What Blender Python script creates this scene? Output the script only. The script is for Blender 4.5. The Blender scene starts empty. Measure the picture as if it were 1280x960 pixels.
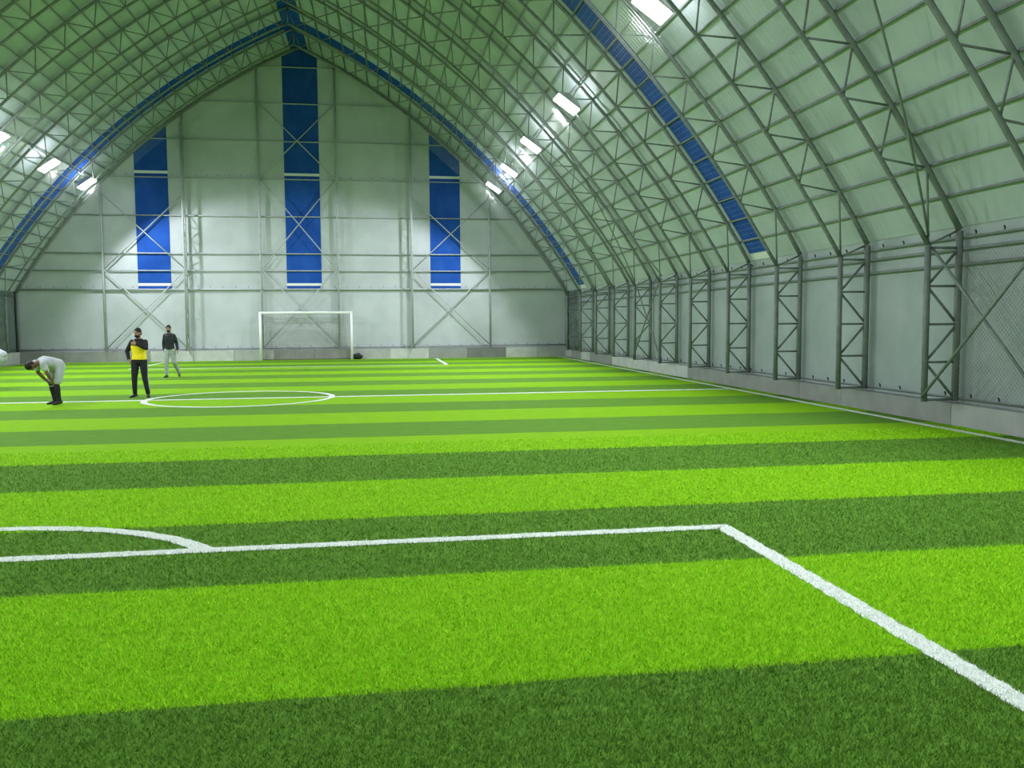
import bpy, bmesh, math, random
import numpy as np
from mathutils import Vector, Matrix

# ------------------------------------------------------------------ camera
C = bpy.context.scene.collection
scene = bpy.context.scene
F, YAW, PITCH, ROLL, HCAM = 1078.5, 0.15628, 0.072205, -0.006782, 1.8814
cam = bpy.data.objects.new('camera', bpy.data.cameras.new('camera')); C.objects.link(cam)
cam.data.sensor_width = 36.0
cam.data.lens = F / 1280 * 36.0
cam.data.clip_start, cam.data.clip_end = 0.05, 300
cy, sy, cp, sp = math.cos(YAW), math.sin(YAW), math.cos(PITCH), math.sin(PITCH)
rv = Vector((cy, -sy, 0)); fv = Vector((sy * cp, cy * cp, -sp)); uv = rv.cross(fv)
rv2 = math.cos(ROLL) * rv + math.sin(ROLL) * uv
uv2 = -math.sin(ROLL) * rv + math.cos(ROLL) * uv
M = Matrix.Identity(4)
for i in range(3):
    M[i][0], M[i][1], M[i][2] = rv2[i], uv2[i], -fv[i]
M[2][3] = HCAM
cam.matrix_world = M
scene.camera = cam

# ------------------------------------------------------------------ light levels, exposure
scene.view_settings.view_transform = 'Standard'
scene.view_settings.look = 'None'
scene.view_settings.gamma = 1.0
scene.view_settings.use_curve_mapping = False
scene.view_settings.exposure = 0.0
LAMP_W = 1650.0          # each floodlight
GLARE_W = 55.0           # added point light by each floodlight, whitens the membrane like glare
LAMP_COL = (0.94, 0.94, 1.0)
SPOT_DEG, SPOT_BLEND, AIM_DEG = 134.0, 0.35, 35.0
w = bpy.data.worlds.new('night'); scene.world = w
w.use_nodes = True
w.node_tree.nodes['Background'].inputs[0].default_value = (0.02, 0.03, 0.03, 1)
w.node_tree.nodes['Background'].inputs[1].default_value = 0.3

R = random.Random(7)
PI = math.pi

# ------------------------------------------------------------------ hall dimensions
XC = -3.55                # centre line
HW = 13.71                # half width to the outer chord
EAVE = 3.42
PITCHF = 2.88             # frame spacing
Y0 = 13.88                # one frame
YFAR = 45.56
YNEAR = Y0 - 5 * PITCHF   # -0.52
ACX, ACZ, AR = -12.57, -12.21, 30.586   # arc centre in (offset from centre line, z)
DEPTH = 0.66
A_E = math.asin((HW - ACX) / AR); A_T = math.asin((0 - ACX) / AR)
NP = 30
def arc(t, r=AR):          # t=0 eave .. 1 ridge -> (offset, z)
    a = A_E + (A_T - A_E) * t
    return ACX + r * math.sin(a), ACZ + r * math.cos(a)
def pt(side, off, y, z): return Vector((XC + side * off, y, z))

# ------------------------------------------------------------------ materials
def mat(name, col, rough=0.6, metal=0.0, spec=0.3, emis=None, estr=0.0):
    m = bpy.data.materials.new(name); m.use_nodes = True
    b = m.node_tree.nodes['Principled BSDF']
    b.inputs['Base Color'].default_value = (*col, 1)
    b.inputs['Roughness'].default_value = rough
    b.inputs['Metallic'].default_value = metal
    b.inputs['Specular IOR Level'].default_value = spec
    if emis:
        b.inputs['Emission Color'].default_value = (*emis, 1)
        b.inputs['Emission Strength'].default_value = estr
    return m
def noisy(name, c1, c2, scale=3.0, rough=0.6, detail=4.0, bump=0.0, bscale=20.0, spec=0.3, stretch=(1, 1, 1), lo=0.35, hi=0.65):
    m = mat(name, c1, rough, 0, spec)
    nt = m.node_tree; N = nt.nodes; L = nt.links; b = N['Principled BSDF']
    g = N.new('ShaderNodeNewGeometry')
    mp = N.new('ShaderNodeMapping'); mp.inputs['Scale'].default_value = stretch
    L.new(g.outputs['Position'], mp.inputs[0])
    n = N.new('ShaderNodeTexNoise'); n.inputs['Scale'].default_value = scale; n.inputs['Detail'].default_value = detail
    L.new(mp.outputs[0], n.inputs['Vector'])
    r = N.new('ShaderNodeValToRGB')
    r.color_ramp.elements[0].position = lo; r.color_ramp.elements[1].position = hi
    r.color_ramp.elements[0].color = (*c1, 1); r.color_ramp.elements[1].color = (*c2, 1)
    L.new(n.outputs['Fac'], r.inputs[0]); L.new(r.outputs[0], b.inputs['Base Color'])
    if bump:
        n2 = N.new('ShaderNodeTexNoise'); n2.inputs['Scale'].default_value = bscale; n2.inputs['Detail'].default_value = 3
        L.new(mp.outputs[0], n2.inputs['Vector'])
        bp = N.new('ShaderNodeBump'); bp.inputs['Strength'].default_value = bump; bp.inputs['Distance'].default_value = 0.05
        L.new(n2.outputs['Fac'], bp.inputs['Height']); L.new(bp.outputs[0], b.inputs['Normal'])
    return m

M_MEMB = noisy('roof_membrane', (0.375, 0.445, 0.465), (0.455, 0.53, 0.555), 0.9, 0.55, bump=0.12, bscale=1.5)
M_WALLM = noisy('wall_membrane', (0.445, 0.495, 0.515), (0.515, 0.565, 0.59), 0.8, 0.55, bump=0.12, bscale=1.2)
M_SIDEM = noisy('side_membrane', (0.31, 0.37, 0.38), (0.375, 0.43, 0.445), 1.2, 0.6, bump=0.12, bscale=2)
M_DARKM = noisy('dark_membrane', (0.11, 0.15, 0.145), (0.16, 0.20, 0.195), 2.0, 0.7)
M_BLUE = noisy('blue_membrane', (0.018, 0.078, 0.37), (0.025, 0.10, 0.43), 1.5, 0.8, bump=0.1, bscale=2, spec=0.0)
M_WHITEB = mat('white_band', (0.78, 0.82, 0.82), 0.5)
M_STEEL = noisy('galvanised_steel', (0.165, 0.195, 0.19), (0.215, 0.25, 0.24), 6.0, 0.5, spec=0.4)
M_STEELL = noisy('light_steel', (0.38, 0.42, 0.42), (0.46, 0.50, 0.50), 6.0, 0.5, spec=0.4)
M_HOOK = mat('black_hook', (0.02, 0.025, 0.025), 0.5)
M_LINE = noisy('white_turf', (0.56, 0.63, 0.58), (0.70, 0.76, 0.71), 30.0, 0.9, bump=0.4, bscale=60, spec=0.1)
M_CON = [noisy('concrete_%d' % i, tuple(v * a for a in (0.95, 1.0, 0.98)), tuple(v * 1.18 * a for a in (0.95, 1.0, 0.98)), 2.5, 0.85, bump=0.1, bscale=10, spec=0.15)
         for i, v in enumerate((0.18, 0.27, 0.37, 0.48))]
M_LENS = mat('lamp_glass', (1, 1, 1), 0.3, emis=(0.95, 1.0, 0.98), estr=30)
M_HOUS = mat('lamp_housing', (0.55, 0.58, 0.58), 0.4, 0.3)
M_NETG = mat('net_cord', (0.50, 0.54, 0.52), 0.45, 0.1, 0.5)
M_GOAL = mat('goal_white', (0.86, 0.88, 0.87), 0.35)
M_GNET = mat('goal_net_cord', (0.16, 0.14, 0.11), 0.8)

# turf: light and dark rolls, 2 m wide, laid across the hall
def turf_material():
    m = mat('striped_turf', (0.2, 0.5, 0.02), 0.9, 0, 0.08)
    nt = m.node_tree; N = nt.nodes; L = nt.links; b = N['Principled BSDF']
    g = N.new('ShaderNodeNewGeometry')
    sx = N.new('ShaderNodeSeparateXYZ'); L.new(g.outputs['Position'], sx.inputs[0])
    def noise(scale, detail=3.0, st=None):
        n = N.new('ShaderNodeTexNoise'); n.inputs['Scale'].default_value = scale; n.inputs['Detail'].default_value = detail
        if st:
            mp = N.new('ShaderNodeMapping'); mp.inputs['Scale'].default_value = st
            L.new(g.outputs['Position'], mp.inputs[0]); L.new(mp.outputs[0], n.inputs['Vector'])
        else:
            L.new(g.outputs['Position'], n.inputs['Vector'])
        return n.outputs['Fac']
    def mth(op, a, bv):
        q = N.new('ShaderNodeMath'); q.operation = op
        for i, v in enumerate((a, bv)):
            if v is None: continue
            if isinstance(v, (int, float)): q.inputs[i].default_value = v
            else: L.new(v, q.inputs[i])
        return q.outputs[0]
    wob = mth('ADD', mth('MULTIPLY', mth('SUBTRACT', noise(40, 2), 0.5), 0.07), mth('MULTIPLY', mth('SUBTRACT', noise(0.7, 1), 0.5), 0.10))
    y = mth('ADD', sx.outputs['Y'], wob)
    k = mth('FLOOR', mth('DIVIDE', mth('SUBTRACT', y, STR0), 2.0), None)
    par = mth('FLOORED_MODULO', k, 2.0)            # 0 light, 1 dark
    par = mth('MAXIMUM', mth('GREATER_THAN', par, 0.5), mth('LESS_THAN', y, STR0 - 0.5))   # the first roll by the goal line is dark too
    def ramp(n, c1, c2, lo, hi):
        r = N.new('ShaderNodeValToRGB'); L.new(n, r.inputs[0])
        r.color_ramp.elements[0].position = lo; r.color_ramp.elements[1].position = hi
        r.color_ramp.elements[0].color = (*c1, 1); r.color_ramp.elements[1].color = (*c2, 1)
        return r.outputs[0]
    fine = mth('ADD', mth('MULTIPLY', noise(55, 4), 0.6), mth('MULTIPLY', noise(5, 3, (0.6, 1.6, 1)), 0.4))
    li = ramp(fine, TL1, TL2, 0.33, 0.62)
    dk = ramp(fine, TD1, TD2, 0.33, 0.62)
    mx = N.new('ShaderNodeMix'); mx.data_type = 'RGBA'
    L.new(par, mx.inputs['Factor']); L.new(li, mx.inputs['A']); L.new(dk, mx.inputs['B'])
    L.new(mx.outputs['Result'], b.inputs['Base Color'])
    bp = N.new('ShaderNodeBump'); bp.inputs['Strength'].default_value = 0.5; bp.inputs['Distance'].default_value = 0.02
    L.new(noise(90, 3), bp.inputs['Height']); L.new(bp.outputs[0], b.inputs['Normal'])
    return m
STR0 = 4.318
TL1, TL2 = (0.150, 0.35, 0.004), (0.21, 0.445, 0.009)
TD1, TD2 = (0.074, 0.188, 0.017), (0.118, 0.265, 0.031)
M_TURF = turf_material()

# ------------------------------------------------------------------ mesh helpers
def obj(name, bm, m, parent=None, smooth=False):
    me = bpy.data.meshes.new(name)
    bm.to_mesh(me); bm.free()
    for x in (m if isinstance(m, (list, tuple)) else [m]): me.materials.append(x)
    if smooth:
        me.polygons.foreach_set('use_smooth', [True] * len(me.polygons))
    o = bpy.data.objects.new(name, me); C.objects.link(o)
    if parent: o.parent = parent
    return o
def thing(name, label, cat, loc=(0, 0, 0), rotz=0.0, group=None):
    o = bpy.data.objects.new(name, None); C.objects.link(o)
    o.empty_display_size = 0.2
    o.location = loc; o.rotation_euler = (0, 0, rotz)
    return tag(o, label, cat, group)
def tag(o, label, cat, group=None, kind=None):
    o['label'] = label; o['category'] = cat
    if group: o['group'] = group
    if kind: o['kind'] = kind
    return o
def struct(name, bm, m):
    o = obj(name, bm, m); o['kind'] = 'structure'; return o
def dup(root, loc, label=None, group=None):
    r = root.copy(); C.objects.link(r); r.location = loc
    if label: r['label'] = label
    if group: r['group'] = group
    for ch in list(root.children):
        c = ch.copy(); C.objects.link(c); c.parent = r
        for g in ch.children:
            d = g.copy(); C.objects.link(d); d.parent = c
    return r
def box(bm, c, s, rot=None, mi=0):
    c = Vector(c); vs = []
    for dx in (-.5, .5):
        for dy in (-.5, .5):
            for dz in (-.5, .5):
                v = Vector((dx * s[0], dy * s[1], dz * s[2]))
                if rot: v = rot @ v
                vs.append(bm.verts.new(c + v))
    for f in ((0, 1, 3, 2), (4, 6, 7, 5), (0, 4, 5, 1), (2, 3, 7, 6), (0, 2, 6, 4), (1, 5, 7, 3)):
        bm.faces.new([vs[i] for i in f]).material_index = mi
def frame_of(d):
    d = d.normalized()
    a = Vector((0, 0, 1)) if abs(d.z) < 0.9 else Vector((1, 0, 0))
    u = d.cross(a).normalized()
    return u, d.cross(u).normalized()
def tube(bm, pts, r, n=8, cap=True):
    pts = [Vector(p) for p in pts]; k = len(pts)
    rs = r if isinstance(r, (list, tuple)) else [r] * k
    rings = []; u = None
    for i, p in enumerate(pts):
        d = pts[min(i + 1, k - 1)] - pts[max(i - 1, 0)]
        if u is None: u, v = frame_of(d)
        else:
            d = d.normalized(); u = (u - d * u.dot(d)).normalized(); v = d.cross(u)
        rings.append([bm.verts.new(p + rs[i] * (math.cos(2 * PI * j / n) * u + math.sin(2 * PI * j / n) * v)) for j in range(n)])
    for a, b in zip(rings, rings[1:]):
        for j in range(n):
            bm.faces.new((a[j], a[(j + 1) % n], b[(j + 1) % n], b[j]))
    if cap:
        bm.faces.new(rings[0][::-1]); bm.faces.new(rings[-1])
def tube_obj(name, pts, r, m, parent=None, n=8):
    bm = bmesh.new(); tube(bm, pts, r, n); return obj(name, bm, m, parent, True)
def grid_sheet(bm, rows, mi=0, thick=None):
    vr = [[bm.verts.new(p) for p in r] for r in rows]
    for a, b in zip(vr, vr[1:]):
        for j in range(len(a) - 1):
            bm.faces.new((a[j], a[j + 1], b[j + 1], b[j])).material_index = mi
    return vr
ORD = ['', 'first', 'second', 'third', 'fourth', 'fifth', 'sixth', 'seventh', 'eighth', 'ninth', 'tenth', 'eleventh', 'twelfth',
       'thirteenth', 'fourteenth', 'fifteenth', 'sixteenth', 'seventeenth', 'eighteenth', 'nineteenth', 'twentieth', 'twenty-first',
       'twenty-second', 'twenty-third', 'twenty-fourth', 'twenty-fifth', 'twenty-sixth', 'twenty-seventh', 'twenty-eighth', 'twenty-ninth', 'thirtieth']

# ------------------------------------------------------------------ the setting
bm = bmesh.new()
ys = [YNEAR + (YFAR + .6 - YNEAR) * i / 24 for i in range(25)]
xs = [XC - HW - .4 + (2 * HW + .8) * i / 14 for i in range(15)]
grid_sheet(bm, [[(x, y, 0) for x in xs] for y in ys])
struct('floor', bm, M_TURF)

RM = AR + 0.14            # membrane lies on the purlins
bm = bmesh.new()
ts = [i / 48 for i in range(49)]
prof = [pt(-1, *(lambda q: (q[0], 0, q[1]))(arc(t, RM))) for t in ts] + [pt(1, *(lambda q: (q[0], 0, q[1]))(arc(t, RM))) for t in reversed(ts[:-1])]
# eave strips down past the knee
grid_sheet(bm, [[(p.x, y, p.z) for p in prof] for y in [YNEAR - .1 + (YFAR + .25 - YNEAR) * i / 34 for i in range(35)]])
ceil = struct('ceiling', bm, M_MEMB)
sol = ceil.modifiers.new('thick', 'SOLIDIFY'); sol.thickness = 0.012; sol.offset = -1

def gable(name, y, thick):
    bm = bmesh.new()
    fr = [Vector((XC - HW - .12, y, 0))] + [Vector((p.x, y, p.z)) for p in prof] + [Vector((XC + HW + .12, y, 0))]
    bk = [bm.verts.new(p + Vector((0, thick, 0))) for p in fr]; f0 = [bm.verts.new(p) for p in fr]
    # fan by columns so the sheet stays well shaped
    n = len(fr)
    for i in range(n // 2):
        a, b, c, d = i, i + 1, n - 2 - i, n - 1 - i
        if b == c:
            bm.faces.new((f0[a], f0[b], f0[d])); bm.faces.new((bk[d], bk[b], bk[a]))
        elif b < c:
            bm.faces.new((f0[a], f0[b], f0[c], f0[d])); bm.faces.new((bk[d], bk[c], bk[b], bk[a]))
    for i in range(n - 1):
        bm.faces.new((f0[i + 1], f0[i], bk[i], bk[i + 1]))
    bm.normal_update()
    return struct(name, bm, M_WALLM)
YW = YFAR + 0.10
gable('wall_far', YW, 0.05)
gable('wall_near', YNEAR - 0.15, -0.05)
for side, nm in ((1, 'right'), (-1, 'left')):
    bm = bmesh.new()
    x = XC + side * (HW + 0.13)
    yd = Y0 + 10 * PITCHF + .1
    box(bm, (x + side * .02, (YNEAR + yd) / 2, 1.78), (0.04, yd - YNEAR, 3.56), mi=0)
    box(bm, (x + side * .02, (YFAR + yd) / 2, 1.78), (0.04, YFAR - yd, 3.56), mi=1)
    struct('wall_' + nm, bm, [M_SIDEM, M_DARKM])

# concrete kerb, cast in panels of differing grey
bm = bmesh.new()
ks = [(YNEAR, 4.0, 1), (4.0, 9.0, 2), (9.0, 13.82, 2), (13.82, 17.48, 1), (17.48, 19.39, 1), (19.39, 26.91, 1), (26.91, 31, 3), (31, 36.04, 3), (36.04, 39.96, 1), (39.96, 41.73, 3), (41.73, 43.84, 1), (43.84, 45.3, 2)]
for a, b, mi in ks:
    box(bm, (XC + HW + 0.035, (a + b) / 2, 0.193), (0.29, b - a - .012, 0.387), mi=mi)
struct('baseboard_right', bm, M_CON)
bm = bmesh.new()
for i in range(16):
    a = YNEAR + i * 2.88; b = min(a + 2.88, 45.3)
    box(bm, (XC - HW - 0.035, (a + b) / 2, 0.275), (0.29, b - a - .012, 0.55), mi=[2, 1, 2, 3, 1, 2][i % 6])
struct('baseboard_left', bm, M_CON)
bm = bmesh.new()
fx = [-17.22, -15.17, -13.13, -11.1, -9.06, -7.1, -5.1, -3.1, -1.2, 0.75, 2.74, 4.77, 6.82, 8.5, 10.1]
fm = [1, 1, 1, 3, 3, 2, 1, 1, 2, 3, 1, 0, 3, 2]
for a, b, mi in zip(fx, fx[1:], fm):
    box(bm, ((a + b) / 2, 45.42, 0.26), (b - a - .012, 0.24, 0.52), mi=mi)
struct('baseboard_far', bm, M_CON)

# ------------------------------------------------------------------ blue membrane panels
def roof_band(side, ya, yb, t0=0.0, t1=1.0):
    bm = bmesh.new()
    r = AR + 0.125
    grid_sheet(bm, [[pt(side, *(lambda q: (q[0], y, q[1]))(arc(t0 + (t1 - t0) * i / 40, r))) for i in range(41)] for y in (ya, yb)])
    bm.normal_update(); bmesh.ops.solidify(bm, geom=bm.faces[:], thickness=0.008)
    return bm
GB = 'blue membrane panels'
for nm, y in (('near', Y0 + 3 * PITCHF), ('far', Y0 + 10 * PITCHF)):
    for side, sn in ((1, 'right'), (-1, 'left')):
        if nm == 'near' and side == -1: continue
        lab = {('near', 1): 'wide bright blue membrane strip curving up the near right roof slope',
               ('far', 1): 'blue membrane strip on the right roof slope, last before the far wall',
               ('far', -1): 'blue membrane strip on the left roof slope, last before the far wall'}[(nm, side)]
        e = thing('roof_strip', lab, 'roof strip', pt(side, HW, y, EAVE), 0, GB)
        o = obj('blue_sheet', roof_band(side, y - 1.22, y - 0.02, 0.012), M_BLUE, e); o.location = -e.location
        b2 = obj('white_band', roof_band(side, y - 1.22, y - 0.02, 0.001, 0.0105), M_WHITEB, e); b2.location = -e.location
bm = bmesh.new()
r_ = AR + 0.12
x1, z1 = arc(0.978, r_)
za = arc(1.0, r_)[1]
grid_sheet(bm, [[(XC - x1, y, z1), (XC, y, za - .02), (XC + x1, y, z1)] for y in (3.0, 20.0, YFAR)])
bm.normal_update(); bmesh.ops.solidify(bm, geom=bm.faces[:], thickness=0.008)
tag(obj('ridge_strip', bm, M_BLUE), 'dark blue strip running along the roof ridge above the far wall', 'ridge strip', GB)
for cx_, hw_, lab in ((-10.85, 0.79, 'left tall blue panel on the white far wall'), (XC, 0.87, 'middle and tallest blue panel on the far wall, above the goal'), (3.70, 0.79, 'right tall blue panel on the white far wall')):
    e = thing('wall_panel', lab, 'blue panel', (cx_, YW, 3.6), 0, GB)
    bm = bmesh.new()
    def top(x):
        d = abs(x - XC); a = math.asin(min(1, (d - ACX) / (AR + .1))); return ACZ + (AR + .1) * math.cos(a) - .03
    y = YW - .012
    for za_, zb_ in ((3.62, 3.78), (3.92, 9.33), (9.47, None)):
        n = 8; lo = []; hi = []
        for i in range(n + 1):
            x = cx_ - hw_ + 2 * hw_ * i / n
            lo.append((x, y, za_)); hi.append((x, y, zb_ if zb_ else top(x)))
        grid_sheet(bm, [lo, hi])
    bm.normal_update(); bmesh.ops.solidify(bm, geom=bm.faces[:], thickness=0.008)
    o = obj('blue_sheet', bm, M_BLUE, e); o.location = -e.location
    for zb in (3.85, 9.40):
        bm = bmesh.new(); box(bm, (0, -.016, zb - 3.6), (2 * hw_, 0.012, 0.13)); obj('white_band', bm, M_WHITEB, e)

# ------------------------------------------------------------------ pitch lines (strips of white turf laid into the pile)
def jag(a): return R.uniform(-a, a)
def line_strip(pts, wd, z=0.006, jg=0.012, step=0.05):
    bm = bmesh.new()
    P = [Vector((x, y, 0)) for x, y in pts]
    dense = [P[0]]
    for a, b in zip(P, P[1:]):
        n = max(1, int((b - a).length / step))
        for i in range(1, n + 1): dense.append(a.lerp(b, i / n))
    L_, R_, N = [], [], len(dense)
    for i, p in enumerate(dense):
        d = (dense[min(i + 1, N - 1)] - dense[max(i - 1, 0)]).normalized()
        s = Vector((-d.y, d.x, 0))
        L_.append((p + s * (wd / 2 + jag(jg)) + Vector((0, 0, z)))); R_.append((p - s * (wd / 2 + jag(jg)) + Vector((0, 0, z))))
    grid_sheet(bm, [R_, L_])
    bm.normal_update(); bmesh.ops.solidify(bm, geom=bm.faces[:], thickness=0.004)
    return bm
XP, YP = 3.095, 7.36
XPL = 2 * XC - XP
XT = 9.62; XTL = 2 * XC - XT
GL = 'white pitch lines'
def pline(name, pts, wd, lab, z=0.006, **k):
    return tag(obj(name, line_strip(pts, wd, z, **k), M_LINE), lab, 'pitch line', GL)
pline('penalty_line', [(XP, 0.3), (XP, YP), (XPL, YP), (XPL, 0.3)], 0.15, 'wide white penalty area line with a corner in the near right foreground')
ac = (-3.5, 5.95)
a0 = math.acos((YP - ac[1]) / 2.52)
pline('penalty_arc', [(ac[0] + 2.52 * math.sin(a), ac[1] + 2.52 * math.cos(a)) for a in [-a0 + 2 * a0 * i / 40 for i in range(41)]], 0.15, 'white curved penalty arc joining the near penalty line at left', z=0.0075)
pline('halfway_line', [(XTL, 22.36), (XT, 22.36)], 0.2, 'straight white halfway line crossing the pitch through the circle', step=0.15)
pline('centre_circle', [(-3.37 + 2.25 * math.cos(2 * PI * i / 72), 22.4 + 2.25 * math.sin(2 * PI * i / 72)) for i in range(73)], 0.15, 'white centre circle on the halfway line', z=0.0075, step=0.1)
pline('touchline', [(XT, 0.3), (XT, 45.2)], 0.15, 'long white touchline beside the right kerb', z=0.0082, step=0.2)
pline('touchline', [(XTL, 0.3), (XTL, 45.2)], 0.12, 'white touchline along the left kerb at far left', z=0.0082, step=0.2)
pline('penalty_line', [(XP, 45.0), (XP, 38.05), (XPL, 38.05), (XPL, 45.0)], 0.16, 'white penalty area line in front of the far goal', step=0.2)

# ------------------------------------------------------------------ arched lattice trusses
def make_edge_arch():
    t = thing('edge_arch', 'single tube arch edging the far wall under the roof', 'roof arch', (XC, YFAR, 0))
    for s in (1, -1):
        P = lambda off, z: Vector((s * off, 0, z))
        tube_obj('column', [P(HW, 0.56), P(HW, EAVE)], 0.062, M_STEEL, t)
        tube_obj('arch_tube', [P(*arc(i / 30)) for i in range(31)], 0.06, M_STEEL, t)
make_edge_arch()
def make_truss():
    t = thing('arch_truss', '', 'roof truss', (XC, 0, 0))
    for s in (1, -1):
        P = lambda off, z: Vector((s * off, 0, z))
        oc = [P(HW, 0.42 if s > 0 else 0.56), P(HW, EAVE)]
        ic = [P(HW - .60, 0.42 if s > 0 else 0.56), P(HW - .60, 3.17)]
        tube_obj('outer_column', oc, 0.062, M_STEEL, t)
        tube_obj('inner_column', ic, 0.055, M_STEEL, t)
        tube_obj('outer_chord', [P(*arc(i / 30)) for i in range(31)], 0.055, M_STEEL, t)
        inn = [P(HW - .60, 3.17)] + [P(*arc(i / 30, AR - DEPTH)) for i in range(1, 30)]
        # the inner chords of both sides meet under the ridge
        a = math.asin((0 - ACX) / (AR - DEPTH)); inn.append(P(0, ACZ + (AR - DEPTH) * math.cos(a)))
        tube_obj('inner_chord', inn, 0.046, M_STEEL, t)
        z0 = oc[0].z; zt = 3.12
        for k in range(5):
            z = z0 + .03 + (zt - z0 - .03) * k / 4
            tube_obj('tie_bar', [P(HW, z), P(HW - .6, z)], 0.024, M_STEEL, t, 6)
            if k < 4:
                zn = z0 + .03 + (zt - z0 - .03) * (k + 1) / 4
                a, b = (P(HW, z), P(HW - .6, zn)) if k % 2 == 0 else (P(HW - .6, z), P(HW, zn))
                tube_obj('diagonal_bar', [a.lerp(b, .04), a.lerp(b, .96)], 0.024, M_STEEL, t, 6)
        for j in range(1, 30, 2):
            q = inn[0] if j == 1 else P(*arc(j / 30, AR - DEPTH))
            for o_ in (j - 1, j + 1):
                tube_obj('web_bar', [q, P(*arc(o_ / 30))], 0.02, M_STEEL, t, 6)
        if s > 0: tube_obj('ridge_post', [inn[-1], Vector((0, 0, arc(1)[1]))], 0.03, M_STEEL, t, 6)
    return t
GT = 'arched lattice trusses'
first = None
for k in range(10, -5, -1):
    y = Y0 + k * PITCHF
    n = 11 - k
    lab = ('last arched steel lattice truss before the far wall, beside the far blue strip' if n == 1 else
           '%s arched steel lattice truss from the far wall' % ORD[n])
    if k == 3: lab += ', along the near blue roof strip'
    if first is None:
        first = make_truss(); first.location = (XC, y, 0); first['label'] = lab; first['group'] = GT
    else:
        dup(first, (XC, y, 0), lab, GT)

# purlins: straight tubes from end to end, lying on the outer chords
GPU = 'roof purlins'
for s, sn in ((1, 'right'), (-1, 'left')):
    for j in range(1, 30):
        o_, z = arc(j / 30, AR + 0.083)
        e = tube_obj('purlin', [Vector((0, 0, 0)), Vector((0, YFAR - 1.6, 0))], 0.026, M_STEEL, None, 6)
        e.location = pt(s, o_, 1.5, z)
        tag(e, '%s thin steel roof purlin up from the %s eave' % (ORD[j], sn), 'purlin', GPU)
# rails along the side walls with lacing hooks
def hook_mesh():
    bm = bmesh.new(); tube(bm, [(0, 0, 0), (0, 0, .04), (-.02, 0, .065)], 0.014, 6); return bm
HOOK = obj('lacing_hook', hook_mesh(), M_HOOK); HOOKM = HOOK.data; bpy.data.objects.remove(HOOK)
def hooks(parent, n, f):
    for i in range(n):
        o = bpy.data.objects.new('lacing_hook', HOOKM); C.objects.link(o); o.parent = parent; o.location = f(i)
def side_rail(s, z, r, lab, nh, m=M_STEEL, off=HW + 0.06):
    e = tube_obj('wall_rail', [(0, 0, 0), (0, YFAR - 1.7, 0)], r, m)
    e.location = pt(s, off, 1.5, z)
    tag(e, lab, 'wall rail')
    hooks(e, nh, lambda i: (-.03 * s, (YFAR - 1.7) * (i + .5) / nh, .03))
side_rail(1, 3.30, 0.022, 'steel eave rail with black lacing hooks at the top of the right wall', 64)
side_rail(1, 3.10, 0.028, 'bare steel rail just under the right eave', 0)
side_rail(1, 2.83, 0.028, 'lowest bare steel rail below the right eave', 0)
side_rail(1, 0.47, 0.016, 'thin rail with black hooks above the right kerb', 64)
side_rail(-1, 3.30, 0.022, 'steel eave rail with black lacing hooks at the top of the left wall', 40)
side_rail(-1, 0.64, 0.016, 'thin rail with black hooks above the left kerb', 40)

# ------------------------------------------------------------------ far wall framing
def xlim(z, r=AR):          # half width of the gable at height z
    if z <= EAVE: return HW
    return ACX + math.sqrt(max(0, r * r - (z - ACZ) ** 2))
YG = YFAR
for i, z in enumerate((14.7, 12.9, 11.02, 9.14, 7.27, 5.40, 4.54, 3.60, 0.64)):
    h_ = xlim(z) - .08
    e = tube_obj('wall_girt', [(-h_, 0, 0), (h_, 0, 0)], 0.030 if z != 3.60 else 0.042, M_STEELL)
    e.location = (XC, YG, z)
    tag(e, {14.7: 'short topmost horizontal girt near the gable peak', 0.64: 'horizontal girt with hooks just above the far kerb', 3.60: 'thick horizontal girt with hooks under the blue wall panels'}.get(z, '%s horizontal girt of the far wall from the top' % ORD[i + 1]), 'wall girt', 'girts of the far wall')
    nh = {9.14: 34, 3.60: 44, 0.64: 46}.get(z, 0)
    hooks(e, nh, lambda k: (-h_ + 2 * h_ * (k + .5) / nh, -.03, .10 if z > 1 else .02))
def wall_post(x, lattice, lab):
    zt = ACZ + math.sqrt(AR ** 2 - (abs(x - XC) - ACX) ** 2) - .1
    e = thing('wall_post', lab, 'wall post', (x, YG, 0.5), 0, 'upright posts of the far wall')
    H = zt - .5
    if not lattice:
        tube_obj('post_tube', [(0, -.09, .02), (0, -.09, H)], 0.055, M_STEELL, e)
    else:
        for yy in (-.09, -.52):
            tube_obj('post_tube', [(0, yy, .02), (0, yy, H if yy > -.2 else H - .45)], 0.05, M_STEELL, e)
        n = int((H - .5) / .62)
        for k in range(n):
            a = .1 + k * .62
            p, q = ((-.09, -.52) if k % 2 else (-.52, -.09))
            tube_obj('lacing_bar', [(0, p, a), (0, q, a + .58)], 0.018, M_STEELL, e, 6)
            tube_obj('rung', [(0, -.09, a), (0, -.52, a)], 0.018, M_STEELL, e, 6)
wall_post(-13.22, False, 'single tube post at the far left of the far wall')
wall_post(-9.28, True, 'lattice post right of the left blue panel')
wall_post(-5.66, False, 'single post of the far wall left of the middle blue panel')
wall_post(-1.84, False, 'single post of the far wall right of the middle blue panel')
wall_post(1.92, True, 'lattice post left of the right blue panel')
wall_post(6.02, False, 'single tube post at the far right of the far wall')
def rod(a, b, lab, r=0.022, m=M_STEEL):
    a, b = Vector(a), Vector(b)
    o = tube_obj('brace_rod', [Vector(), b - a], r, m, None, 6); o.location = a
    return tag(o, lab, 'brace', 'diagonal bracing rods')
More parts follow.
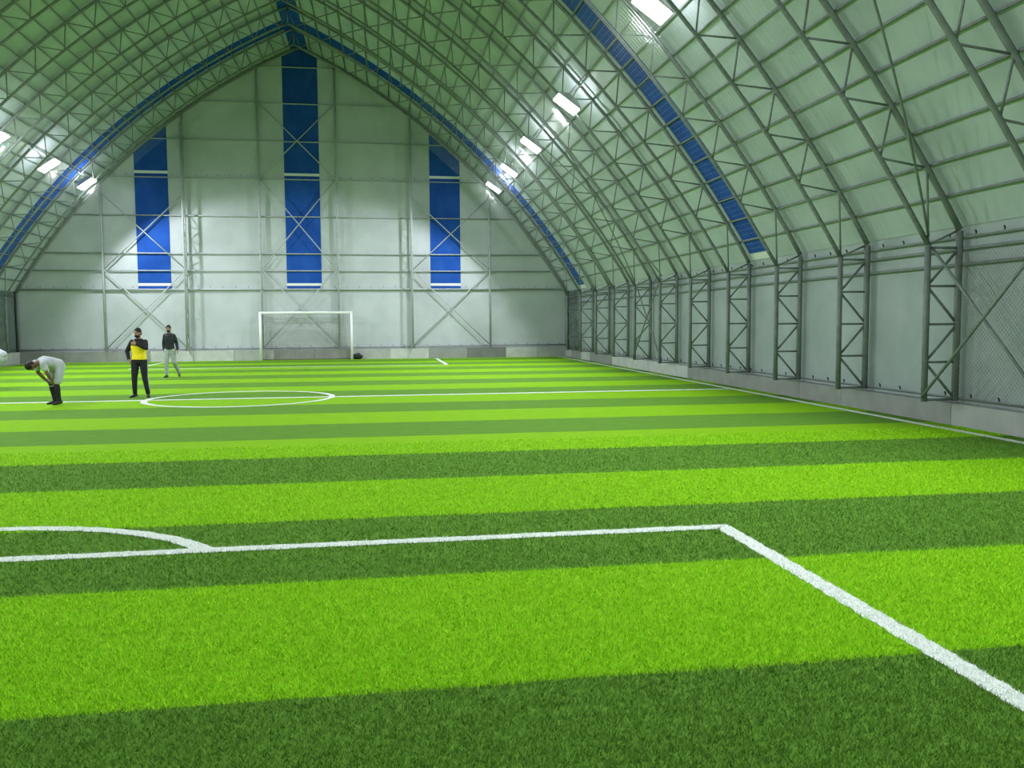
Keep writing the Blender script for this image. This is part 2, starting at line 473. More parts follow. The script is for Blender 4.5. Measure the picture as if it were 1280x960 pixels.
for (xa, xb, nm) in ((-13.22, -9.28, 'left blue panel'), (-5.66, -1.84, 'middle blue panel'), (1.92, 6.02, 'right blue panel')):
    for za_, zb_, lv in ((0.70, 4.54, 'lower'), (4.62, 9.14 if nm.startswith('mid') else 8.3, 'upper')) + (((9.2, 12.9, 'topmost'),) if nm.startswith('mid') else ()):
        wh = {'lower': 'below', 'upper': 'across', 'topmost': 'high across'}[lv]
        rod((xa + .07, YG - .085, za_), (xb - .07, YG - .085, zb_), 'diagonal rod rising to the right %s the %s' % (wh, nm), 0.03, M_STEELL)
        rod((xb - .07, YG - .15, za_), (xa + .07, YG - .15, zb_), 'diagonal rod rising to the left %s the %s' % (wh, nm), 0.03, M_STEELL)
# bracing of the right-hand wall and roof
def inner(s, t, y):
    q = arc(t, AR - DEPTH + .06); return pt(s, q[0], y, q[1])
for ya, nm in ((Y0 - PITCHF, 'in the nearest right wall bay'), (Y0 + 5 * PITCHF, 'in the far right wall bay')):
    yb = ya + PITCHF
    xi = XC + HW - .60 - .07
    rod((xi, yb - .03, .5), (xi, ya + .03, 3.1), 'wall brace rod rising toward the camera %s' % nm, 0.026)
    rod((xi + .14, ya + .03, .5), (xi + .14, yb - .03, 3.1), 'wall brace rod falling toward the camera %s' % nm, 0.026)
    t = 0.34
    P = [inner(1, .015, yb - .03), inner(1, t, ya + .03)]
    for k, (a, b) in enumerate(((yb - .03, ya + .03), (ya + .03, yb - .03))):
        if k == 1 and ya < 20: continue
        pts = []
        for i in range(13):
            u = i / 12; q = arc(.012 + (t - .012) * u, AR - DEPTH + .07 + .12 * k); pts.append(pt(1, q[0], a + (b - a) * u, q[1]))
        o0 = pts[0].copy()
        o = tube_obj('brace_rod', [p - o0 for p in pts], 0.022, M_STEEL, None, 6); o.location = o0
        tag(o, 'roof brace rod above the %s, %s' % (nm.replace('in the ', ''), 'leaning toward the camera' if k == 0 else 'leaning away from the camera'), 'brace', 'diagonal bracing rods')

# ------------------------------------------------------------------ floodlights
def make_flood(side):
    e = thing('floodlight', '', 'floodlight')
    a = math.radians(AIM_DEG)
    d = Vector((-side * math.sin(a), 0, -math.cos(a)))          # aim
    v = Vector((0, 1, 0)); u = v.cross(d).normalized()
    rot = Matrix((u, v, d)).transposed()
    bm = bmesh.new()
    # reflector housing: a shallow flared box with cooling ribs on its back
    sec = [(.16, .14, -.20), (.26, .24, -.12), (.38, .36, .0), (.40, .38, .02), (.40, .38, .05)]
    rings = [[bm.verts.new(rot @ Vector((sx * hx, sy_ * hy, z))) for sx, sy_ in ((-1, -1), (1, -1), (1, 1), (-1, 1))] for hx, hy, z in sec]
    for p, q in zip(rings, rings[1:]):
        for j in range(4): bm.faces.new((p[j], p[(j + 1) % 4], q[(j + 1) % 4], q[j]))
    bm.faces.new(rings[0][::-1]); bm.faces.new(rings[-1])
    for i in range(-3, 4): box(bm, rot @ Vector((i * .045, 0, -.215)), (.012, .22, .05), rot)
    obj('housing', bm, M_HOUS, e)
    bm = bmesh.new()
    box(bm, rot @ Vector((0, 0, .062)), (.74, .70, .02), rot)
    bmesh.ops.bevel(bm, geom=bm.edges[:], offset=.006, segments=2, affect='EDGES')
    obj('lens', bm, M_LENS, e)
    bm = bmesh.new()
    tube(bm, [rot @ Vector((0, -.41, -.02)), rot @ Vector((0, -.41, -.30)), rot @ Vector((0, .41, -.30)), rot @ Vector((0, .41, -.02))], 0.015, 6)
    obj('yoke', bm, M_STEELL, e)
    n = Vector((side * 0.64, 0, 0.77))
    tube_obj('hanger', [rot @ Vector((0, 0, -.29)), rot @ Vector((0, 0, -.29)) + n * .35], 0.018, M_STEELL, e, 6)
    bm = bmesh.new(); tube(bm, [(0, -1.0, 0), (0, 1.0, 0)], .02, 6)
    o = obj('mounting_rail', bm, M_STEELL, e); o.location = rot @ Vector((0, 0, -.29)) + n * .35
    return e, d, rot
FL = {1: [17.3, 25.2, 31.1, 36.3, 41.0, 9.6, 2.6], -1: [32.5, 37.4, 42.0, 27.0, 21.0, 14.5, 8.0, 1.8]}
FLN = {1: ['nearest floodlight in view on the right roof slope, by the picture top', 'second floodlight from the camera on the right roof slope', 'third floodlight from the camera on the right roof slope', 'fourth floodlight from the camera on the right roof slope', 'last floodlight on the right roof slope, beside the far wall', 'floodlight on the right slope high above the near penalty area', 'floodlight on the right slope beside the near goal line'],
       -1: ['floodlight cut by the left picture edge on the left roof slope', 'second to last floodlight on the left roof slope', 'last floodlight on the left roof slope, beside the far wall', 'floodlight on the left slope level with the far half', 'floodlight on the left slope level with the halfway line', 'floodlight on the left slope level with the near half', 'floodlight on the left slope above the near penalty area', 'floodlight on the left slope beside the near goal line']}
def lamp_light(e, d, rot, side):
    l = bpy.data.lights.new('flood_beam', 'SPOT'); l.energy = LAMP_W; l.color = LAMP_COL
    l.spot_size = math.radians(SPOT_DEG); l.spot_blend = SPOT_BLEND; l.shadow_soft_size = 0.16
    o = bpy.data.objects.new('flood_beam', l); C.objects.link(o); o.parent = e
    o.location = d * .26; o.rotation_euler = d.to_track_quat('-Z', 'Y').to_euler()
    l = bpy.data.lights.new('flood_glare_fill', 'POINT'); l.energy = GLARE_W; l.color = LAMP_COL; l.shadow_soft_size = 0.04  # added light without a bulb, makes the glare patch on the roof
    o = bpy.data.objects.new('flood_glare_fill', l); C.objects.link(o); o.parent = e; o.location = Vector((side * .12, 0.48, .12))
for side in (1, -1):
    base = None
    for y, lab in zip(FL[side], FLN[side]):
        loc = pt(side, 9.22, y, 8.25)
        if base is None:
            base, d, rot = make_flood(side); e = base; e.location = loc; e['label'] = lab
        else: e = dup(base, loc, lab)
        e['group'] = 'floodlights on the roof slopes'
        todo = (e, d, rot, side)
        FL.setdefault('todo', []).append(todo)
for t_ in FL['todo']: lamp_light(*t_)

# ------------------------------------------------------------------ goal
g = thing('football_goal', 'white framed goal with thin net against the far wall', 'goal', (-3.46, 44.95, 0))
GW, GH = 2.26, 2.40
tube_obj('post', [(-GW, 0, 0), (-GW, 0, GH)], 0.062, M_GOAL, g, 12)
tube_obj('post', [(GW, 0, 0), (GW, 0, GH)], 0.062, M_GOAL, g, 12)
tube_obj('crossbar', [(-GW - .06, 0, GH), (GW + .06, 0, GH)], 0.062, M_GOAL, g, 12)
bm = bmesh.new()
def backp(x, v):            # net surface: from the crossbar back and down, with a sag
    z = GH * (1 - v); y = .05 + .30 * min(1, v * 2.5) ** .7
    s = math.sin((x / GW + 1) * PI / 2)
    return (x, min(.33, y), max(.02, z - .22 * s * math.sin(min(1, v * 1.6) * PI) * .6))
nx, nz = 46, 24
for i in range(nx + 1):
    x = -GW + 2 * GW * i / nx
    tube(bm, [backp(x, j / 12) for j in range(13)], .0035, 4, False)
for j in range(1, nz + 1):
    tube(bm, [backp(-GW + 2 * GW * i / 16, j / nz) for i in range(17)], .0035, 4, False)
for s in (-1, 1):
    for j in range(1, nz + 1):
        q = backp(s * GW, j / nz); tube(bm, [(s * GW, 0, q[2]), q], .0035, 4, False)
    for k in (.1, .2):
        tube(bm, [(s * GW, k, .02), (s * GW, k, GH * .8)], .0035, 4, False)
obj('goal_net', bm, M_GNET, g)
for s in (-1, 1):
    tube_obj('stay', [(s * GW, 0, GH - .08), (s * GW, .32, 1.6), (s * GW, .34, .03)], 0.018, M_STEELL, g, 6)
tube_obj('ground_bar', [(-GW, .34, .03), (GW, .34, .03)], 0.02, M_GNET, g, 6)

# dark bag lying by the goal post
bm = bmesh.new()
bmesh.ops.create_uvsphere(bm, u_segments=20, v_segments=12, radius=1)
for v in bm.verts:
    p = v.co; q = Vector((p.x * .27, p.y * .16, p.z * .15))
    q.z = max(q.z, -.13) + .02 * math.sin(7 * p.x) * (p.z > 0)
    v.co = q + Vector((0, 0, .135))
e = thing('kit_bag', 'small black bag lying on the turf beside the right goal post', 'bag', (-0.93, 45.12, 0.004))
obj('bag_body', bm, mat('black_nylon', (.012, .018, .02), .6), e, True)
tube_obj('carry_strap', [(-.15, 0, .25), (-.08, -.02, .31), (.06, -.02, .315), (.14, 0, .25)], .012, M_HOOK, e, 6)
#@@MORE

# ------------------------------------------------------------------ people
M_SKIN = mat('skin', (0.36, 0.20, 0.135), 0.5)
M_SKIND = mat('skin_dark', (0.17, 0.09, 0.06), 0.5)
M_HAIR = mat('black_hair', (0.010, 0.009, 0.009), 0.6)
M_BLACK = noisy('black_cloth', (0.010, 0.012, 0.014), (0.018, 0.021, 0.024), 12, 0.8)
M_NAVY = noisy('dark_jacket', (0.014, 0.018, 0.024), (0.024, 0.030, 0.038), 12, 0.7)
M_YELLOW = noisy('yellow_cloth', (0.80, 0.62, 0.010), (0.88, 0.72, 0.02), 9, 0.7)
M_WHITEC = noisy('white_cloth', (0.36, 0.40, 0.42), (0.43, 0.47, 0.49), 9, 0.8)
M_GREYC = noisy('grey_cloth', (0.30, 0.35, 0.33), (0.37, 0.42, 0.40), 9, 0.8)
M_SHOE = mat('black_shoe', (0.012, 0.013, 0.014), 0.4)
M_EYE = mat('eye', (0.02, 0.015, 0.012), 0.2)

def loft(bm, secs, n=16):
    """closed skin over sections (centre, half-axis u, half-axis v)"""
    rings = []
    for c, u, v in secs:
        rings.append([bm.verts.new(c + math.cos(2 * PI * j / n) * u + math.sin(2 * PI * j / n) * v) for j in range(n)])
    for a, b in zip(rings, rings[1:]):
        for j in range(n): bm.faces.new((a[j], a[(j + 1) % n], b[(j + 1) % n], b[j]))
    for r, (c, u, v), rev in ((rings[0], secs[0], 1), (rings[-1], secs[-1], 0)):
        bm.faces.new(r[::-1] if rev else r)
def ell(bm, c, ax, n=(16, 10)):
    """ellipsoid with three half-axis vectors"""
    m_ = Matrix((ax[0], ax[1], ax[2])).transposed()
    t = bmesh.new(); bmesh.ops.create_uvsphere(t, u_segments=n[0], v_segments=n[1], radius=1)
    mp = {v: bm.verts.new(c + m_ @ v.co) for v in t.verts}
    for f in t.faces: bm.faces.new([mp[v] for v in f.verts])
    t.free()
def limb(bm, pts, rad, n=12):
    """tapered limb with rounded ends and a bulge-free joint"""
    P = [Vector(p) for p in pts]
    for p, r in zip(P, rad): ell(bm, p, (Vector((r, 0, 0)), Vector((0, r, 0)), Vector((0, 0, r))), (12, 8))
    for i in range(len(P) - 1): tube(bm, [P[i], P[i + 1]], [rad[i], rad[i + 1]], n)
def skin_mesh(name, bm, m, parent, vox, smooth=3):
    """grow the overlapping volumes into one continuous surface"""
    bmesh.ops.recalc_face_normals(bm, faces=bm.faces[:])
    me = bpy.data.meshes.new('tmp'); bm.to_mesh(me); bm.free()
    o = bpy.data.objects.new('tmp', me); C.objects.link(o)
    q = o.modifiers.new('r', 'REMESH'); q.mode = 'VOXEL'; q.voxel_size = vox
    if smooth:
        q = o.modifiers.new('s', 'SMOOTH'); q.iterations = smooth; q.factor = 0.5
    dg = bpy.context.evaluated_depsgraph_get(); dg.update()
    out = bpy.data.meshes.new_from_object(o.evaluated_get(dg))
    bpy.data.objects.remove(o); bpy.data.meshes.remove(me)
    out.name = name; out.materials.clear(); out.materials.append(m)
    out.polygons.foreach_set('use_smooth', [True] * len(out.polygons))
    r = bpy.data.objects.new(name, out); C.objects.link(r); r.parent = parent
    return r
def hand(bm, wrist, d, palm_n, thumb_side, curl, s=1.0):
    """palm and five bent fingers; d = pointing direction, palm_n = where the palm faces, thumb_side = sideways to the thumb"""
    d = d.normalized(); palm_n = (palm_n - d * palm_n.dot(d)).normalized(); t = d.cross(palm_n).normalized()
    if t.dot(thumb_side) < 0: t = -t
    a, b = wrist + d * .012 * s, wrist + d * .092 * s
    loft(bm, [(wrist - d * .01, t * .026, palm_n * .018), (a + d * .02, t * .036, palm_n * .017), (b - d * .012, t * .041, palm_n * .015), (b, t * .038, palm_n * .011)], 12)
    for k, ln in ((1.5, .072), (.5, .080), (-.5, .074), (-1.5, .058)):
        p = b - d * .008 + t * k * .0205
        pts = [p]; dirn = d.copy(); ang = 0
        for seg, fr in enumerate((.46, .31, .23)):
            ang += curl * (0.5, 0.8, 0.6)[seg]
            dirn = (d * math.cos(ang) + palm_n * math.sin(ang) + t * k * .04).normalized()
            pts.append(pts[-1] + dirn * ln * fr)
        limb(bm, pts, [.0095, .009, .0083, .007], 8)
    p = wrist + d * .03 + t * .028
    th = (d * .62 + t * .72 + palm_n * .25).normalized()
    q = p + th * .036; r = q + (d * .85 + t * .25 + palm_n * .4).normalized() * .03
    limb(bm, [p - th * .01, q, r, r + (d * .9 + palm_n * .45).normalized() * .022], [.013, .0115, .010, .008], 8)

def human(name, label, loc, rotz, J, skin=None, grp=None):
    """J: joints in a frame where the person faces -Y and has their left hand at +X"""
    skin = skin or M_SKIN
    t = thing(name, label, 'person', loc, rotz, grp)
    V = {k: Vector(v) for k, v in J.items() if isinstance(v, (tuple, list, Vector)) and len(v) == 3}
    bm = bmesh.new()
    lat = (V['shL'] - V['shR']).normalized(); hl = (V['hipL'] - V['hipR']).normalized()
    sp = [V['pelvis'], V['waist'], V['chest'], V['neck']]
    def sect(i, w, dpt, side, f=1.0):
        a = sp[max(0, i - 1)]; b = sp[min(3, i + 1)]
        ax = (b - a).normalized(); l = (side - ax * side.dot(ax)).normalized()
        return (l * w * f, ax.cross(l).normalized() * dpt * f)
    def torso(f=0.0, low=0, top=3):
        S = []
        k_ = J.get('slim', 1.0)
        pr = [(.160 * k_, .115 * k_, hl), (.140 * k_, .105 * k_, (hl + lat).normalized()), (.172 * k_, .122 * k_, lat), (.075, .065, lat)]
        ax0 = (sp[1] - sp[0]).normalized()
        if low == 0:
            u, v = sect(0, pr[0][0] * .72 + f, pr[0][1] * .8 + f, pr[0][2]); S.append((sp[0] - ax0 * .09, u, v))
        for i in range(low, top + 1):
            w_, d_, l_ = pr[i]
            u, v = sect(i, w_ + f, d_ + f, l_)
            if i == 3:   # shoulders just under the neck
                us, vs = sect(3, .140 + f * .6, .088 + f, l_); ax = (sp[3] - sp[2]).normalized()
                S.append((sp[3] - ax * .095, us, vs)); u2, v2 = sect(3, .095 + f * .5, .07 + f * .6, l_); S.append((sp[3] - ax * .035, u2, v2))
            S.append((sp[i], u, v))
        return S
    loft(bm, torso(), 20)
    hd, up, fw = V['head'], (V['head'] - V['neck']).normalized(), None
    up = V.get('hup', up).normalized(); fw = V['look']; fw = (fw - up * fw.dot(up)).normalized(); sd = up.cross(fw).normalized()
    limb(bm, [V['neck'] - (hd - V['neck']) * .25, V['neck'] + (hd - V['neck']) * .35, hd - fw * .015 - up * .02], [.066, .056, .056])
    ell(bm, hd + up * .02 - fw * .008, (sd * .076, fw * .094, up * .100), (20, 14))
    ell(bm, hd - up * .045 + fw * .022, (sd * .058, fw * .066, up * .066), (16, 12))
    ell(bm, hd - up * .098 + fw * .066, (sd * .026, fw * .022, up * .018))            # chin
    tube(bm, [hd + up * .022 + fw * .080, hd - up * .012 + fw * .106, hd - up * .024 + fw * .088], [.010, .014, .013], 8)   # nose
    ell(bm, hd + up * .034 + fw * .080, (sd * .046, fw * .012, up * .009))           # brow
    ell(bm, hd - up * .058 + fw * .086, (sd * .024, fw * .008, up * .006)); ell(bm, hd - up * .070 + fw * .084, (sd * .021, fw * .009, up * .007))  # lips
    for s in (1, -1):
        ell(bm, hd + sd * s * .077 - fw * .012 - up * .008, (sd * .010, fw * .020, up * .033))   # ears
    for S, s in (('L', 1), ('R', -1)):
        sh, el, wr = V['sh' + S], V['el' + S], V['wr' + S]
        limb(bm, [sh, sh.lerp(el, .4), el, el.lerp(wr, .3), wr], [.058, .052, .041, .043, .027])
        hand(bm, wr, V.get('hd' + S, wr - el), V.get('hn' + S, Vector((-s, 0, 0))), V.get('ht' + S, Vector((0, -1, 0))), J.get('curl', .5))
        hp, kn, an = V['hip' + S], V['kn' + S], V['an' + S]
        limb(bm, [hp, hp.lerp(kn, .45), kn, kn.lerp(an, .28), kn.lerp(an, .65), an], [.092, .078, .056, .058, .044, .038])
        td = V['toe' + S].normalized()
        limb(bm, [an + Vector((0, 0, -.035)) - td * .03, an + Vector((0, 0, -.045)) + td * .10], [.035, .03])
    skin_mesh('body', bm, skin, t, .0065, 2)
    return t, V, torso, (hd, up, fw, sd)
def hair(t, H, m=M_HAIR, length=1.0):
    hd, up, fw, sd = H
    bm = bmesh.new()
    ell(bm, hd + up * .036 - fw * .016, (sd * .084, fw * .096, up * .096), (20, 14))
    ell(bm, hd - up * .02 - fw * .045, (sd * .074, fw * .062, up * .075), (16, 12))
    bmesh.ops.recalc_face_normals(bm, faces=bm.faces[:])
    g_ = bm.faces[:] + bm.edges[:] + bm.verts[:]
    # cut the front away below the hairline, slanting down behind the ears
    pn = (up * .72 - fw * .70).normalized()
    bmesh.ops.bisect_plane(bm, geom=g_, plane_co=hd + up * .052 + fw * .072, plane_no=pn, clear_inner=True)
    hs = [e for e in bm.edges if e.is_boundary]
    bmesh.ops.holes_fill(bm, edges=hs)
    return obj('hair', bm, m, t, True)
def face(t, H, beard=False):
    hd, up, fw, sd = H
    for s in (1, -1):
        bm = bmesh.new(); ell(bm, hd + sd * s * .030 + fw * .081 + up * .018, (sd * .012, fw * .008, up * .007)); obj('eye', bm, M_EYE, t, True)
    if beard:
        bm = bmesh.new()
        ell(bm, hd - up * .078 + fw * .030, (sd * .066, fw * .072, up * .050), (16, 12))
        ell(bm, hd - up * .048 + fw * .084, (sd * .030, fw * .012, up * .008))
        obj('beard', bm, M_HAIR, t, True)
def cloth(name, t, m, fn, vox=.009, smooth=4):
    bm = bmesh.new(); fn(bm); return skin_mesh(name, bm, m, t, vox, smooth)
def shoe(t, an, td, m=M_SHOE):
    td = Vector((td.x, td.y, td.z)).normalized(); bm = bmesh.new()
    sd = Vector((0, 0, 1)).cross(td).normalized(); n_ = td.cross(sd).normalized()
    b = an - n_ * .045 if n_.z > 0 else an + n_ * .045
    n_ = n_ if n_.z > 0 else -n_
    loft(bm, [(b - td * .075, sd * .02, n_ * .022), (b - td * .06 + n_ * .008, sd * .036, n_ * .042), (b + n_ * .012, sd * .042, n_ * .05), (b + td * .07, sd * .046, n_ * .038),
              (b + td * .15 - n_ * .008, sd * .042, n_ * .027), (b + td * .19 - n_ * .012, sd * .022, n_ * .018)], 14)
    return skin_mesh('shoe', bm, m, t, .007, 2)

# the goalkeeper-like man in a yellow and black top, one forearm across his chest
J = dict(pelvis=(0, 0, .97), waist=(0, .005, 1.12), chest=(0, .01, 1.30), neck=(0, .015, 1.51), head=(-.01, -.01, 1.66), look=(-.45, -1, -.02),
         shL=(.165, .01, 1.43), elL=(.235, -.17, 1.27), wrL=(.02, -.235, 1.38), hdL=(-1, .05, .12), hnL=(0, 1, .1), htL=(0, 0, 1),
         shR=(-.165, .01, 1.43), elR=(-.315, .07, 1.19), wrR=(-.235, -.06, .98), hdR=(.35, -.5, -.75), hnR=(1, .3, 0), htR=(0, -1, 0),
         hipL=(.095, 0, .93), knL=(.135, -.03, .51), anL=(.185, .02, .095), toeL=(.35, -1, -.1),
         hipR=(-.095, 0, .93), knR=(-.125, -.03, .51), anR=(-.145, .02, .095), toeR=(-.45, -1, -.1), curl=.5)
t, V, T, H = human('person', 'man in a yellow and black top and black trousers standing by the halfway line', (-6.0, 23.35, 0), math.radians(-4), J)
hair(t, H); face(t, H, True)
def f_(bm): loft(bm, T(.030, 0, 2)[1:] + [T(.028, 2, 3)[1]], 20)
cloth('yellow_top', t, M_YELLOW, f_)
def f_(bm):
    S = T(.034, 2, 3); loft(bm, [(S[0][0].lerp(S[1][0], .30), S[0][1], S[0][2])] + S[1:], 20)
    for S_ in 'LR':
        sh, el, wr = V['sh' + S_], V['el' + S_], V['wr' + S_]
        limb(bm, [sh, sh.lerp(el, .5), el, el.lerp(wr, .92)], [.064, .064, .056, .042])
o = cloth('shoulders_and_sleeves', t, M_BLACK, f_); o['label'] = 'black shoulders and sleeves'
def f_(bm):
    loft(bm, T(.018, 0, 1)[:2] + [(T(.012, 1, 1)[0][0] - Vector((0, 0, .06)),) + T(.012, 1, 1)[0][1:]], 20)
    for S_ in 'LR':
        hp, kn, an = V['hip' + S_], V['kn' + S_], V['an' + S_]
        limb(bm, [hp, hp.lerp(kn, .5), kn, kn.lerp(an, .5), kn.lerp(an, .93)], [.108, .094, .074, .064, .058])
tr = cloth('trousers', t, M_BLACK, f_)
bm = bmesh.new()
hp, kn, an = V['hipL'], V['knL'], V['anL']
tube(bm, [hp + Vector((.098, 0, -.06)), hp.lerp(kn, .5) + Vector((.088, 0, 0)), kn + Vector((.068, 0, 0)), kn.lerp(an, .5) + Vector((.058, 0, 0)), kn.lerp(an, .92) + Vector((.05, 0, 0))], .014, 8)
obj('side_stripe', bm, M_WHITEC, tr, True)['label'] = 'white stripe down the trouser leg'
shoe(t, V['anL'], V['toeL']); shoe(t, V['anR'], V['toeR'])

# the man in a dark jacket walking up the pitch
J = dict(slim=.8, pelvis=(0, 0, 1.00), waist=(0, -.01, 1.15), chest=(0, -.01, 1.34), neck=(-.005, -.015, 1.56), head=(-.01, -.045, 1.715), look=(-.1, -1, -.06),
         shL=(.145, -.01, 1.475), elL=(.225, .05, 1.21), wrL=(.262, -.06, .975), hnL=(-1, 0, 0), htL=(0, -1, 0),
         shR=(-.145, -.01, 1.475), elR=(-.205, .06, 1.20), wrR=(-.195, .0, .965), hnR=(1, 0, 0), htR=(0, -1, 0),
         hipL=(.09, 0, .96), knL=(.135, -.02, .53), anL=(.235, .30, .16), toeL=(.2, -1, -.45),
         hipR=(-.09, 0, .96), knR=(-.11, -.11, .54), anR=(-.115, -.12, .095), toeR=(-.3, -1, -.02), curl=.6)
t, V, T, H = human('person', 'bearded man in a dark jacket and grey trousers walking near the far wall', (-7.13, 31.75, 0), math.radians(3), J)
hair(t, H); face(t, H, True)
def f_(bm):
    loft(bm, T(.040, 0, 3)[1:-1] + [(T(.02, 3, 3)[-1])], 20)
    for S_ in 'LR':
        sh, el, wr = V['sh' + S_], V['el' + S_], V['wr' + S_]
        limb(bm, [sh, sh.lerp(el, .5), el, el.lerp(wr, .92)], [.066, .067, .060, .046])
jk = cloth('jacket', t, M_NAVY, f_)
def f_(bm):
    loft(bm, T(.022, 0, 1)[:2] + [(T(.012, 1, 1)[0][0] - Vector((0, 0, .06)),) + T(.012, 1, 1)[0][1:]], 20)
    for S_ in 'LR':
        hp, kn, an = V['hip' + S_], V['kn' + S_], V['an' + S_]
        limb(bm, [hp, hp.lerp(kn, .5), kn, kn.lerp(an, .5), kn.lerp(an, .93)], [.11, .097, .076, .066, .056])
cloth('trousers', t, M_GREYC, f_)
shoe(t, V['anL'], V['toeL']); shoe(t, V['anR'], V['toeR'])

# bent-over players in white
def bent(label, loc, rotz, J, socks=True):
    t, V, T, H = human('person', label, loc, rotz, J, M_SKIND)
    hair(t, H); face(t, H)
    def f_(bm):
        loft(bm, T(.030, 0, 3)[1:-1], 20)
        for S_ in 'LR':
            sh, el = V['sh' + S_], V['el' + S_]
            limb(bm, [sh, sh.lerp(el, .55)], [.072, .074])
    cloth('shirt', t, M_WHITEC, f_)
    def f_(bm):
        loft(bm, [T(.045, 0, 1)[0], T(.048, 0, 1)[1], T(.03, 0, 1)[2]], 20)
        for S_ in 'LR':
            hp, kn = V['hip' + S_], V['kn' + S_]
            limb(bm, [hp, hp.lerp(kn, .5), hp.lerp(kn, .82)], [.122, .118, .112])
    cloth('shorts', t, M_WHITEC, f_)
    for S_ in 'LR':
        kn, an = V['kn' + S_], V['an' + S_]
        cloth('sock', t, M_BLACK, lambda bm: limb(bm, [kn.lerp(an, .06), kn.lerp(an, .3), kn.lerp(an, .7), an], [.062, .065, .052, .046]), .008)
        shoe(t, an, V['toe' + S_])
    return t, V
BJ = dict(pelvis=(0, .08, .92), waist=(0, -.06, .99), chest=(0, -.22, 1.01), neck=(0, -.40, .99), head=(0, -.53, .935), hup=(0, -.75, -.30), look=(0, -.5, -.85),
          shL=(.175, -.34, 1.0), elL=(.20, -.27, .76), wrL=(.13, -.115, .56), hdL=(-.25, .35, -.6), hnL=(-.2, 1, 0), htL=(-1, 0, 0),
          shR=(-.175, -.34, 1.0), elR=(-.20, -.27, .76), wrR=(-.13, -.115, .56), hdR=(.25, .35, -.6), hnR=(.2, 1, 0), htR=(1, 0, 0),
          hipL=(.095, .09, .90), knL=(.12, -.02, .50), anL=(.12, .03, .095), toeL=(.2, -1, -.1),
          hipR=(-.095, .09, .90), knR=(-.12, -.02, .50), anR=(-.12, .05, .095), toeR=(-.2, -1, -.1), curl=.9)
t, V = bent('player in white shirt, white shorts and black socks bent over with hands on knees', (-7.50, 21.75, 0), math.radians(-44), BJ)
kn, an = V['knR'], V['anR']
bm = bmesh.new(); tube(bm, [kn.lerp(an, .11), kn.lerp(an, .18)], [.069, .069], 16)
obj('sock_band', bm, M_WHITEC, t, True)['label'] = 'white band at the top of the sock'
t, V = bent('player in white cut off by the left picture edge, bent forward before the far kerb', (-10.93, 27.3, 0), math.radians(-95), dict(BJ, pelvis=(0, .10, .98), waist=(0, .0, 1.07), knL=(.10, -.22, .60), anL=(.10, -.30, .095), knR=(-.10, -.24, .60), anR=(-.10, -.34, .095)))

# ------------------------------------------------------------------ safety nets on light cords
def roof_net(side, ya, yb, ta, tb, step=0.13):
    bm = bmesh.new(); r = AR - DEPTH - .42
    n = int((yb - ya) / step); m_ = int(AR * (A_E - A_T) * (tb - ta) / step)
    q = lambda t, y: pt(side, *(lambda k: (k[0], y, k[1]))(arc(t, r)))
    for i in range(n + 1):
        y = ya + (yb - ya) * i / n; tube(bm, [q(ta + (tb - ta) * k / 14, y) for k in range(15)], NETR, 3, False)
    for j in range(m_ + 1):
        t_ = ta + (tb - ta) * j / m_; tube(bm, [q(t_, ya), q(t_, (ya + yb) / 2), q(t_, yb)], NETR, 3, False)
    return bm
NETR = 0.0013
tag(obj('safety_net', roof_net(1, 13.0, 43.5, 0.03, 0.62), M_NETG), 'fine safety net hung under the right roof slope around the floodlights', 'safety net', 'safety nets', 'stuff')
tag(obj('safety_net', roof_net(-1, 26.0, 43.5, 0.10, 0.62), M_NETG), 'fine safety net hung under the left roof slope around the floodlights', 'safety net', 'safety nets', 'stuff')
bm = bmesh.new()
xn = XC + HW - .16; ya, yb, zl, zh = 8.4, Y0 - .15, .42, 3.05
k = -56
while True:
    y0 = ya + k * .08; k += 1
    if y0 > yb: break
    for sgn in (1, -1):
        a = (y0, zl) if sgn > 0 else (y0 + (zh - zl), zl); b = (y0 + (zh - zl), zh) if sgn > 0 else (y0, zh)
        lo, hi = sorted((a, b))
        ca, cb = max(lo[0], ya), min(hi[0], yb)
        if cb - ca < .05: continue
        zz = lambda y: lo[1] + (hi[1] - lo[1]) * (y - lo[0]) / (hi[0] - lo[0])
        tube(bm, [(xn, ca, zz(ca)), (xn, cb, zz(cb))], 0.0017, 3, False)
tag(obj('safety_net', bm, M_GNET), 'diamond mesh net hanging over the nearest right wall bay', 'safety net', 'safety nets', 'stuff')

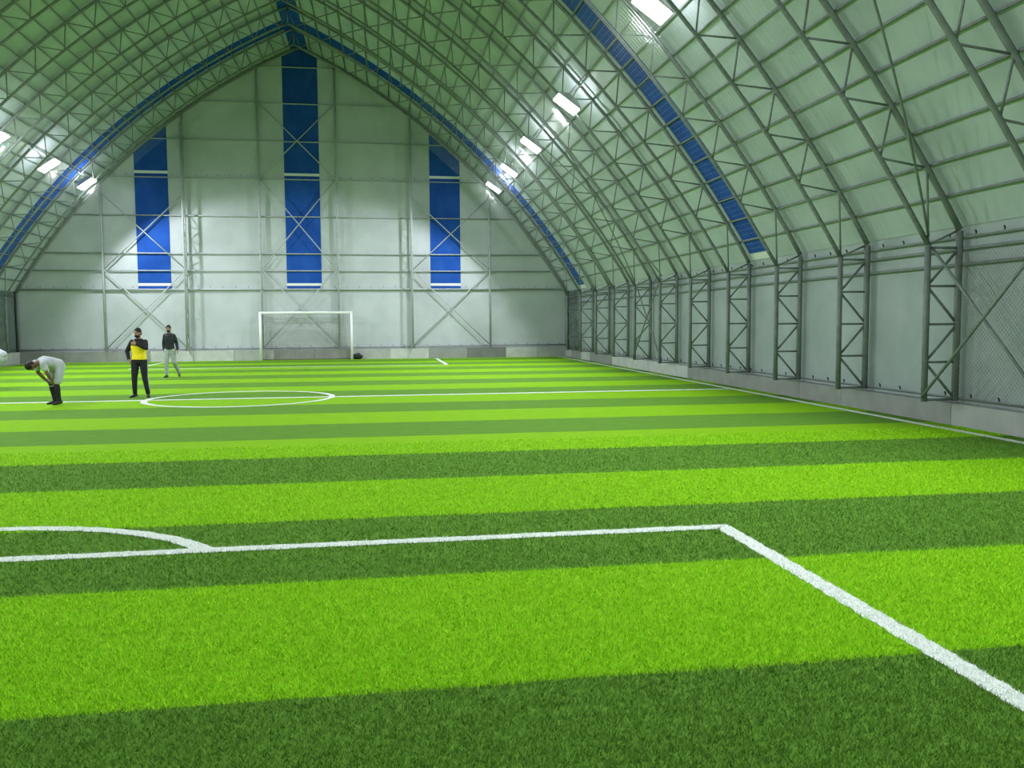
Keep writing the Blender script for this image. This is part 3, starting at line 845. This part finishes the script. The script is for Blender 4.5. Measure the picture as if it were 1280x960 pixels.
# ------------------------------------------------------------------ grass pile in the foreground
rng = np.random.default_rng(5)
NB = 420000
u_ = rng.random(NB)
yy = 2.0 * (13.5 / 2.0) ** (u_ ** 0.9)
xa = -0.47 * yy - .4; xb = 0.80 * yy + .4
xx = np.minimum(xa + (xb - xa) * rng.random(NB), 9.98 - .1 * rng.random(NB))
def line_mask():
    m = np.zeros(NB, bool)
    hwd = .075
    m |= (np.abs(xx - XP) < hwd) & (yy < YP + hwd)
    m |= (np.abs(yy - YP) < hwd) & (xx < XP + hwd)
    rr = np.hypot(xx - ac[0], yy - ac[1]); m |= (np.abs(rr - 2.52) < hwd) & (yy > YP)
    m |= (np.abs(xx - XT) < .06)
    return m
white = line_mask()
par = (np.floor((yy + rng.normal(0, .012, NB) - STR0) / 2.0).astype(int) % 2)
par[yy < STR0 - .5] = 1
hh = (.016 + .016 * rng.random(NB)) * np.where(white, .8, 1)
ang = rng.random(NB) * 2 * np.pi; lean = (.2 + .9 * rng.random(NB)) * hh
la = rng.random(NB) * 2 * np.pi
wd = (.0016 + .0016 * rng.random(NB)) * (.7 + yy / 10)
co = np.zeros((NB, 3, 3))
co[:, 0, 0] = xx - wd * np.cos(ang); co[:, 0, 1] = yy - wd * np.sin(ang)
co[:, 1, 0] = xx + wd * np.cos(ang); co[:, 1, 1] = yy + wd * np.sin(ang)
co[:, 2, 0] = xx + lean * np.cos(la); co[:, 2, 1] = yy + lean * np.sin(la); co[:, 2, 2] = hh
me = bpy.data.meshes.new('grass_pile')
me.vertices.add(NB * 3); me.vertices.foreach_set('co', co.reshape(-1))
me.loops.add(NB * 3); me.loops.foreach_set('vertex_index', np.arange(NB * 3, dtype=np.int32))
me.polygons.add(NB); me.polygons.foreach_set('loop_start', np.arange(0, NB * 3, 3, dtype=np.int32))
tone = rng.integers(0, 3, NB)
me.polygons.foreach_set('material_index', np.where(white, 6, par * 3 + tone).astype(np.int32))
me.update(calc_edges=True); me.validate()
for nm, c in (('blade_light', TL2), ('blade_dark', TD2)):
    for i, f in enumerate((1.1, 1.5, 1.9)):
        f *= .62 if nm == 'blade_dark' else .94
        me.materials.append(mat(nm + '_%d' % i, tuple(v * f for v in c), .7, 0, .15))
me.materials.append(mat('blade_white', (.70, .77, .71), .7, 0, .1))
go = bpy.data.objects.new('grass_pile', me); C.objects.link(go)
tag(go, 'short artificial grass fibres standing up in the striped foreground turf', 'artificial grass', None, 'stuff')
